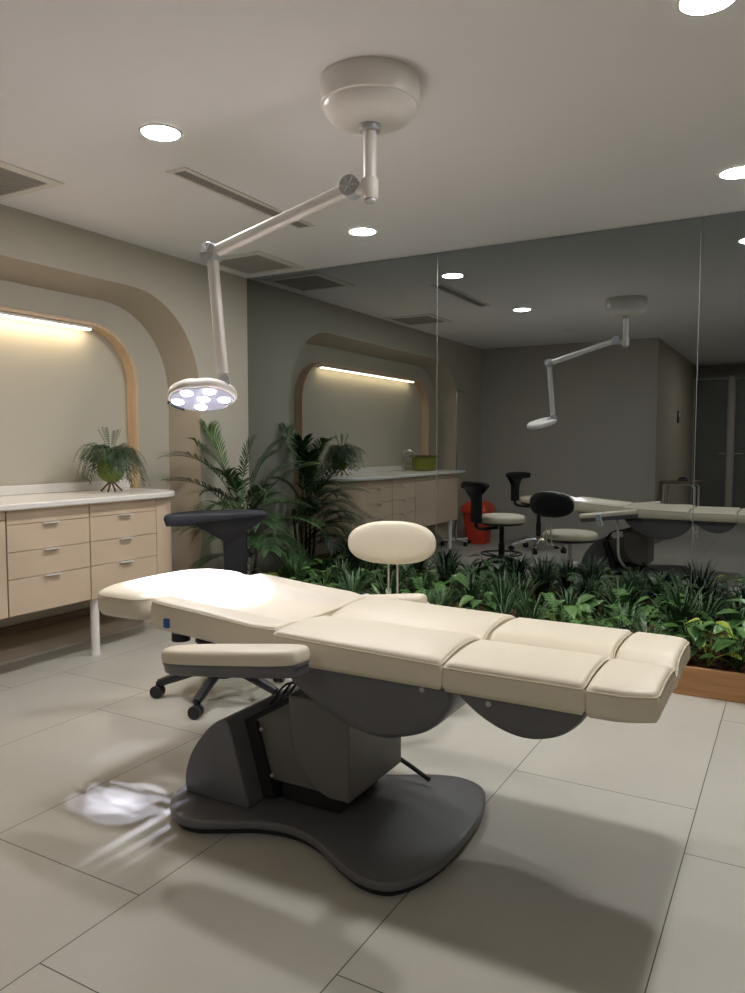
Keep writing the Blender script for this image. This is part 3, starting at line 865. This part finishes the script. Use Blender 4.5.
# ------------------------------------------------------------------ stools
def add_star(bm, r, z1=.075, w=.028, hub=.03, z_out=.066, zc=.125, a0=0):
    for k in range(5):
        a = a0+2*PI*k/5; d = Vector((math.cos(a), math.sin(a), 0))
        add_tube(bm, catmull([V(0,0,zc), d*r*.35+V(0,0,zc), d*r*.8+V(0,0,z_out+.02), d*r+V(0,0,z_out)], 5, False), w, 8, r1=w*.65)
    add_cyl(bm, (0,0,zc-.035), (0,0,zc+.04), hub+.012, hub)
def casters(t, r, a0, m, m2):
    for k in range(5):
        a = a0+2*PI*k/5; d = Vector((math.cos(a), math.sin(a), 0)); s = Vector((-d.y, d.x, 0)); b = a+1.1*k; s = Vector((math.cos(b), math.sin(b), 0))
        bm = B(); c = d*r+V(0,0,.029)
        for q in (-1, 1): add_cyl(bm, c+s*q*.004, c+s*q*.024, .029, seg=20)
        add_cyl(bm, c-s*.006, c+s*.006, .010, seg=8)
        add_cyl(bm, c+V(0,0,.005), c+V(0,0,.045), .008, seg=8)
        obj('caster', bm, m, t, .003, world=False)
def t_back(t, zc, zt, xb, yw=.25, m=M['navy'], off=.0):
    """T-shaped backrest: bar wraps forward, column runs down; local -x is behind the sitter"""
    # outline in (y, z)
    hb = .055
    L_, R_, c_, w_ = -yw*1.08, yw*.92, off, .058
    up = [(L_,zt-.036),(L_+.02,zt-.014),(L_*.5,zt-.003),(0,zt),(R_*.6,zt-.001),(R_-.02,zt-.008),(R_,zt-.026)]
    lo_ = [(R_-.012,zt-.050),(R_*.85,zt-.050),(c_+w_+.025,zt-.056),(c_+w_+.004,zt-.080),(c_+w_,zt-.14),(c_+w_,zc),(c_-w_,zc),(c_-w_,zt-.18),(c_-w_-.018,zt-.125),(c_-w_-.065,zt-.082),(L_*.75,zt-.075),(L_+.012,zt-.072)]
    cur = catmull([(y, z, 0) for y, z in up+lo_[:6]], 4, False)+catmull([(y, z, 0) for y, z in lo_[6:]], 4, False)
    poly = [(p.x, p.y) for p in cur]
    bm = B()
    def pos(y, z, o): 
        x = xb+.5*y*y+o
        return (x, y, z)
    npo = len(poly); ins = []
    for k, (y, z) in enumerate(poly):
        ty, tz = poly[(k+1) % npo][0]-poly[k-1][0], poly[(k+1) % npo][1]-poly[k-1][1]; q = math.hypot(ty, tz) or 1
        ins.append((y+tz/q*.007, z-ty/q*.007))
    def ring(pl, o): return [pos(y, z, o) for y, z in pl]
    rings = [ring(ins, -.026), ring(poly, -.016), ring(poly, .016), ring(ins, .026)]
    R = [[bm.verts.new(p) for p in r] for r in rings]; n = len(poly)
    for a, b in zip(R[:-1], R[1:]):
        for i in range(n): bm.faces.new((a[i], a[(i+1) % n], b[(i+1) % n], b[i]))
    for r_ in (R[0], R[-1]): bm.faces.new(r_)
    bmesh.ops.triangulate(bm, faces=[f for f in bm.faces if len(f.verts) > 4])
    return obj('backrest', bm, m, t, angle=60, world=False)
def t_stool(loc, ang, zs, zt, mbase, mpole, lab, ring=True, a0=0, star_r=.29, boff=.0):
    t = thing('saddle_stool', lab, 'stool', loc, rotz=ang)
    bm = B(); add_star(bm, star_r, a0=a0); obj('star_base', bm, mbase, t, world=False)
    casters(t, star_r+.005, a0, M['black'], M['black'])
    bm = B(); add_cyl(bm, (0,0,.13), (0,0,zs-.05), .022); add_cyl(bm, (0,0,.13), (0,0,.13+(zs-.2)*.5), .028); obj('gas_column', bm, mpole, t, world=False)
    if ring:
        bm = B(); add_tube(bm, [(.18*math.cos(2*PI*k/40), .18*math.sin(2*PI*k/40), .19) for k in range(40)], .008, 8, closed=True)
        for k in range(3):
            a = 2*PI*k/3; add_tube(bm, [(.028*math.cos(a), .028*math.sin(a), .16), (.18*math.cos(a), .18*math.sin(a), .19)], .006, 6)
        obj('foot_ring', bm, mbase, t, world=False)
    bm = B(); add_lathe(bm, [(.12,zs-.055),(.185,zs-.045),(.19,zs-.03),(.188,zs-.028)], (0,0,0)); obj('seat_pan', bm, M['black'], t, world=False)
    bm = B(); add_lathe(bm, [(.195,zs-.027),(.205,zs-.015),(.205,zs+.015),(.197,zs+.030),(.17,zs+.040),(.10,zs+.043),(.01,zs+.043)], (0,0,0)); obj('seat', bm, M['cream'], t, angle=60, world=False)
    xb = -.29
    t_back(t, zs-.02, zt, xb, off=boff)
    bm = B(); add_tube(bm, catmull([(xb,boff,zs+.0),(xb+.005,boff,zs-.05),(xb+.06,boff*.8,zs-.075),(-.05,0,zs-.075)], 6, False), .028, 10, flat=.5); obj('back_bracket', bm, M['black'], t, world=False)
    return t
st1 = t_stool((-2.285, 2.67, 0), math.atan2(-.72,.66), .50, .84, M['black'], M['black'], 'black T-backed wheeled stool with cream seat just behind the head of the bed', a0=math.radians(-73)-math.atan2(-.72,.66), boff=.070, star_r=.30)
st2 = t_stool((-2.45, 1.02, 0), .15, .56, .86, M['chrome'], M['black'], 'black T-backed stool with a chrome wheeled base near the red bin, seen in the mirror', ring=False)

def oval_stool(loc, ang, zs, zb):
    t = thing('oval_back_stool', 'cream round stool with an oval padded backrest standing behind the bed', 'stool', loc, rotz=ang)
    bm = B(); add_star(bm, .28, a0=.3); obj('star_base', bm, M['black'], t, world=False)
    casters(t, .285, .3, M['black'], M['black'])
    bm = B(); add_cyl(bm, (0,0,.13), (0,0,zs-.05), .016); add_cyl(bm, (0,0,.12), (0,0,.22), .026); obj('gas_column', bm, M['steel'], t, world=False)
    bm = B(); add_lathe(bm, [(.13,zs-.055),(.20,zs-.045),(.212,zs-.03),(.212,zs-.025)], (0,0,0)); obj('seat_pan', bm, M['black'], t, world=False)
    bm = B(); add_lathe(bm, [(.214,zs-.024),(.222,zs-.012),(.22,zs+.012),(.205,zs+.026),(.16,zs+.034),(.01,zs+.036)], (0,0,0)); obj('seat', bm, M['cream'], t, angle=60, world=False)
    xb = -.29; n = 56
    def sh(specs):
        bm = B(); rings = []
        for k, x in specs:
            r_ = []
            for i in range(n):
                a = 2*PI*i/n; c, s = math.cos(a), math.sin(a); q = (abs(c)**2.4+abs(s)**2.4)**(-1/2.4)
                y = .212*c*q*k; z = zb+.104*s*q*(k if k > .5 else k)
                r_.append((xb+x+.55*y*y, y, z))
            rings.append(r_)
        add_rings(bm, rings); return bm
    pad = obj('backrest', sh([(.97,-.004),(1,.008),(1,.022),(.97,.036),(.88,.046),(.7,.052),(.4,.055),(.1,.056)]), M['cream'], t, angle=70, world=False)
    obj('back_shell', sh([(.1,-.024),(.5,-.023),(.8,-.020),(.93,-.014),(.985,-.005),(.985,.002)]), M['black'], pad, angle=70, world=False)
    for s in (-1, 1):
        bm = B(); add_tube(bm, catmull([(xb-.004,s*.022,zb-.02),(xb-.008,s*.022,zb-.10),(xb-.006,s*.022,zs+.02),(xb+.01,s*.022,zs-.045),(xb+.06,s*.022,zs-.064),(-.06,s*.022,zs-.064)], 6, False), .005, 8)
        obj('back_rod', bm, M['steel'], t, world=False)
    return t
oval_stool((-1.60, 2.95, 0), math.atan2(-.27, .095), .425, .69)

# ------------------------------------------------------------------ things seen in the mirror behind the camera
t = thing('lidded_bin', 'bright red plastic bin with a domed lid against the back wall', 'bin', (-3.28, .70, 0))
bm = B(); add_rings(bm, [[(-3.28+x, .70+y, z) for x, y in rrect(-a, a, -b, b, .04, 5)] for a, b, z in ((.12,.12,.0),(.145,.145,.37))]); obj('body', bm, M['darkred'], t)
bm = B(); add_rings(bm, [[(-3.28+x, .70+y, z) for x, y in rrect(-a, a, -a, a, .05, 5)] for a, z in ((.17,.37),(.17,.40),(.155,.45),(.12,.485),(.06,.50))]); obj('lid', bm, M['red'], t, angle=60)
t = thing('wheeled_pole_stand', 'tall slim chrome pole on a low white wheeled foot beyond the counter end', 'stand', (-3.44, .98, 0))
bm = B(); add_cyl(bm, (-3.44,.98,.05), (-3.44,.98,1.75), .012, seg=14); obj('pole', bm, M['chrome'], t)
bm = B(); add_tube(bm, [(-3.44,.98,1.74),(-3.42,1.02,1.78),(-3.34,1.0,1.76)], .008, 8); obj('hook_arm', bm, M['chrome'], t)
bm = B()
for a in (0, PI/2): add_tube(bm, [(-3.44-.2*math.cos(a+.6)*.7, .98-.2*math.sin(a+.6), .06), (-3.44+.2*math.cos(a+.6), .98+.2*math.sin(a+.6)*.8, .06)], .012, 8)
obj('foot_bars', bm, M['whitemetal'], t)
for k in range(4):
    a = .6+PI/2*k; sx = -.7 if k == 2 or k == 3 else 1
    bm = B(); p = V(-3.44+.19*math.cos(a), .98+.17*math.sin(a), .024); add_cyl(bm, p-V(0,.012,0), p+V(0,.012,0), .024, seg=16); add_cyl(bm, p, p+V(0,0,.034), .006, seg=8); obj('caster', bm, M['black'], t)
t = thing('side_table', 'small brown-topped side table with bent cream tube legs in the passage', 'table', (-1.25, -.75, 0))
box_obj('table_top', (-1.44,-1.02,-1.0,-.5,.70,.725), M['tabletop'], t, .004)
for y in (-.95, -.55):
    bm = B(); add_tube(bm, catmull([(-1.40,y,.013),(-1.40,y,.60),(-1.38,y,.68),(-1.30,y,.692),(-1.12,y,.692),(-1.06,y,.66),(-1.05,y,.6),(-1.05,y,.013)], 5, False), .011, 8); obj('leg_frame', bm, M['whitemetal'], t)
bm = B()
for x in (-1.40, -1.05): add_tube(bm, [(x,-.95,.10),(x,-.55,.10)], .010, 8)
obj('crossbar', bm, M['whitemetal'], t)
t = thing('desk_object', 'small dark desk object lying on the brown side table', 'desk item', (-1.2,-.7,.726))
bm = B(); add_rings(bm, [[(-1.2+x, -.7+y, z) for x, y in rrect(-a, a, -b, b, .02, 5)] for a, b, z in ((.06,.04,.726),(.06,.04,.745),(.045,.03,.765),(.02,.015,.775))]); obj('body', bm, M['black'], t)
t = thing('light_switch', 'small dark light switch on the passage wall, seen in the mirror', 'switch', (-1.45,-2.0,1.5))
box_obj('plate', (-1.449,-1.435,-2.06,-1.94,1.46,1.62), M['black'], t, .003)
box_obj('rocker', (-1.435,-1.43,-2.03,-1.97,1.55,1.60), M['whitemetal'], t, .001)
# glass door at the end of the passage
t = thing('door_1', '', '', (-.9,-3.6,0)); 
for k in ('label','category'): del t[k]
t['kind'] = 'structure'
for x0, x1 in ((-1.44,-.93),(-.87,.2)):
    bm = B(); w = .045
    def ring(d, y): return [(x0+d, y, .01+d), (x1-d, y, .01+d), (x1-d, y, 2.18-d), (x0+d, y, 2.18-d)]
    add_rings(bm, [ring(0,-3.62), ring(w*.5,-3.62), ring(w*.5,-3.58), ring(0,-3.58)], loop=True)
    f = obj('door_leaf_frame', bm, M['jointgrey'], t, smooth=False)
    box_obj('door_glass', (x0+w*.5, x1-w*.5, -3.604, -3.596, .04, 2.15), M['glass'], f, smooth=False)
box_obj('door_jamb', (-.93,-.87,-3.64,-3.56,0,2.2), M['doorframe'], t, .003)
bm = B(); add_tube(bm, [(-.86,-3.56,1.03),(-.86,-3.50,1.03),(-.72,-3.50,1.03)], .010, 8); add_tube(bm, [(-.94,-3.56,1.03),(-.94,-3.50,1.03),(-1.05,-3.50,1.03)], .010, 8); obj('door_handle', bm, M['chrome'], t)

# ------------------------------------------------------------------ examination lamp
LX, LY = -1.318, 2.33
lamp = thing('examination_lamp', 'white ceiling-mounted examination lamp with jointed arm hanging over the bed head', 'lamp', (LX, LY, H))
bm = B(); add_lathe(bm, [(.168,H-.001),(.170,H-.01),(.170,H-.080),(.168,H-.086),(.161,H-.089),(.160,H-.094),(.154,H-.108),(.138,H-.126),(.115,H-.139),(.09,H-.145),(.03,H-.147)], (LX,LY,0), 64); obj('ceiling_mount', bm, M['lamp'], lamp, angle=30)
bm = B(); add_cyl(bm, (LX,LY,H-.146), (LX,LY,H-.168), .036); obj('collar', bm, M['jointgrey'], lamp, .003)
bm = B(); add_cyl(bm, (LX,LY,H-.168), (LX,LY,2.05), .0225); obj('drop_tube', bm, M['lamp'], lamp)
bm = B(); add_lathe(bm, [(.027,2.075),(.030,2.07),(.030,2.012),(.026,2.006)], (LX,LY,0), 32); obj('swivel', bm, M['lamp'], lamp)
bm = B(); add_lathe(bm, [(.022,2.006),(.022,1.998),(.018,1.994)], (LX,LY,0), 32); obj('swivel_cap', bm, M['jointgrey'], lamp)
J1 = V(-1.392, 2.33, 2.058); J2 = V(-1.990, 2.285, 1.895); J3 = V(-1.945, 2.29, 1.405)
def knuckle(p, ax, r=.036, w=.030):
    bm = B(); a = Vector(ax).normalized(); add_cyl(bm, p-a*w, p+a*w, r, seg=28)
    for k in range(3):
        b = frame_of(a)[0]; b.rotate(Matrix.Rotation(k*PI/3, 3, a)); c_ = frame_of(a)
        for s in (-1, 1): add_tube(bm, [p+a*s*(w+.002)-b*r*.8, p+a*s*(w+.002)+b*r*.8], .003, 6)
    return bm
def bar(p, q, w, h, trim0=.03, trim1=.03):
    d = (q-p).normalized(); u = d.cross(V(0,1,0)).normalized(); v = d.cross(u).normalized()
    pl = rrect(-h, h, -w, w, min(h, w)*.6, 5)
    bm = B(); add_rings(bm, [[c+u*a+v*b for a, b in pl] for c in (p+d*trim0, q-d*trim1)]); return bm
bm = B(); add_tube(bm, [V(LX,LY,2.04), V(-1.355,2.33,2.045), J1], .020, 10); obj('joint_link', bm, M['lamp'], lamp)
obj('shoulder_joint', knuckle(J1, (.15,-1,0)), M['jointgrey'], lamp, .002)
obj('upper_arm', bar(J1, J2, .018, .021), M['lamp'], lamp, angle=50)
obj('elbow_joint', knuckle(J2, (0,-1,0)), M['jointgrey'], lamp, .002)
obj('lower_arm', bar(J2, J3, .016, .020), M['lamp'], lamp, angle=50)
obj('wrist_joint', knuckle(J3, (.6,-.8,0), .026, .022), M['jointgrey'], lamp, .002)
# lamp head: clover-like dish tilted toward the bed
HC = V(-2.062, 2.285, 1.352)
aim = V(-1.93, 2.07, .66)-HC; zax = -aim.normalized()
xax = (V(1,0,0)-zax*zax.x).normalized(); yax = zax.cross(xax)
HM = Matrix(((xax.x,yax.x,zax.x,HC.x),(xax.y,yax.y,zax.y,HC.y),(xax.z,yax.z,zax.z,HC.z),(0,0,0,1)))
def head_outline(s=1, n=72):
    out = []
    for k in range(n):
        a = 2*PI*k/n
        r = .131+.017*math.cos(a)+.010*math.cos(2*a)-.012*math.exp(-((a-.95)/.22)**2)-.012*math.exp(-((a-5.33)/.22)**2)
        out.append((r*s*math.cos(a)-.005, r*s*math.sin(a)))
    return out
bm = B(); add_rings(bm, [[HM @ Vector((x, y, z)) for x, y in head_outline(s)] for s, z in ((.55,.030),(.85,.027),(.96,.018),(1,.004),(.995,-.008),(.97,-.014),(.93,-.015))])
hd = obj('lamp_head', bm, M['lamp'], lamp, angle=40)
bm = B(); add_rings(bm, [[HM @ Vector((x, y, z)) for x, y in head_outline(s)] for s, z in ((.92,-.0145),(.90,-.018))]); obj('cover_glass', bm, mat('clear_cover', (.42,.42,.52,1), .15, noise=.02), hd)
leds = [(-.085,-.03),(-.04,.055),(.02,-.0),(.0,-.075),(.085,-.045),(.085,.045)]
for lx, ly in leds:
    bm = B(); add_rings(bm, [[HM @ Vector((lx+r*math.cos(2*PI*k/20), ly+r*math.sin(2*PI*k/20), z)) for k in range(20)] for r, z in ((.021,-.018),(.021,-.0205),(.015,-.022))])
    obj('led_lens', bm, M['surgled'], hd)
bm = B(); add_tube(bm, [HM @ V(-.12,-.045,-.019), HM @ V(-.125,.0,-.019), HM @ V(-.115,.04,-.019)], .006, 6); obj('grip_slot', bm, M['black'], hd)
bm = B(); add_tube(bm, [J3, HM @ V(.10,0,.030)], .018, 10); add_cyl(bm, HM @ V(.10,0,.012), HM @ V(.10,0,.036), .032, seg=24); obj('yoke', bm, M['jointgrey'], hd)

# spot lamps of the examination lamp (one per LED)
for i, (lx, ly) in enumerate(leds):
    ld = bpy.data.lights.new('led_spot', 'SPOT'); ld.energy = 6.6; ld.color = (.74,.76,1); ld.spot_size = math.radians(42); ld.spot_blend = 1.0; ld.shadow_soft_size = .012
    lo = bpy.data.objects.new('led_spot', ld); C.objects.link(lo)
    p = HM @ V(lx, ly, -.028); lo.location = p
    tgt = V(-1.92, 2.10, .66) + (xax*lx + yax*ly)*.25
    lo.rotation_euler = (tgt-p).to_track_quat('-Z', 'Y').to_euler()

# ------------------------------------------------------------------ world, camera, view
w = bpy.data.worlds.new('world'); sc.world = w; w.use_nodes = True
w.node_tree.nodes['Background'].inputs[0].default_value = (.5,.48,.45,1)
w.node_tree.nodes['Background'].inputs[1].default_value = .02
cam = bpy.data.cameras.new('camera'); co = bpy.data.objects.new('camera', cam); C.objects.link(co)
cam.sensor_fit = 'VERTICAL'; cam.sensor_height = 24; cam.lens = 757/993*24; cam.clip_start = .02
co.location = (0, 0, 1.16); co.rotation_euler = (math.radians(90-3.9), 0, math.radians(29.3))
sc.camera = co
vs = sc.view_settings
vs.view_transform = 'Standard'; vs.look = 'None'; vs.gamma = 1; vs.use_curve_mapping = False; vs.exposure = 3.55
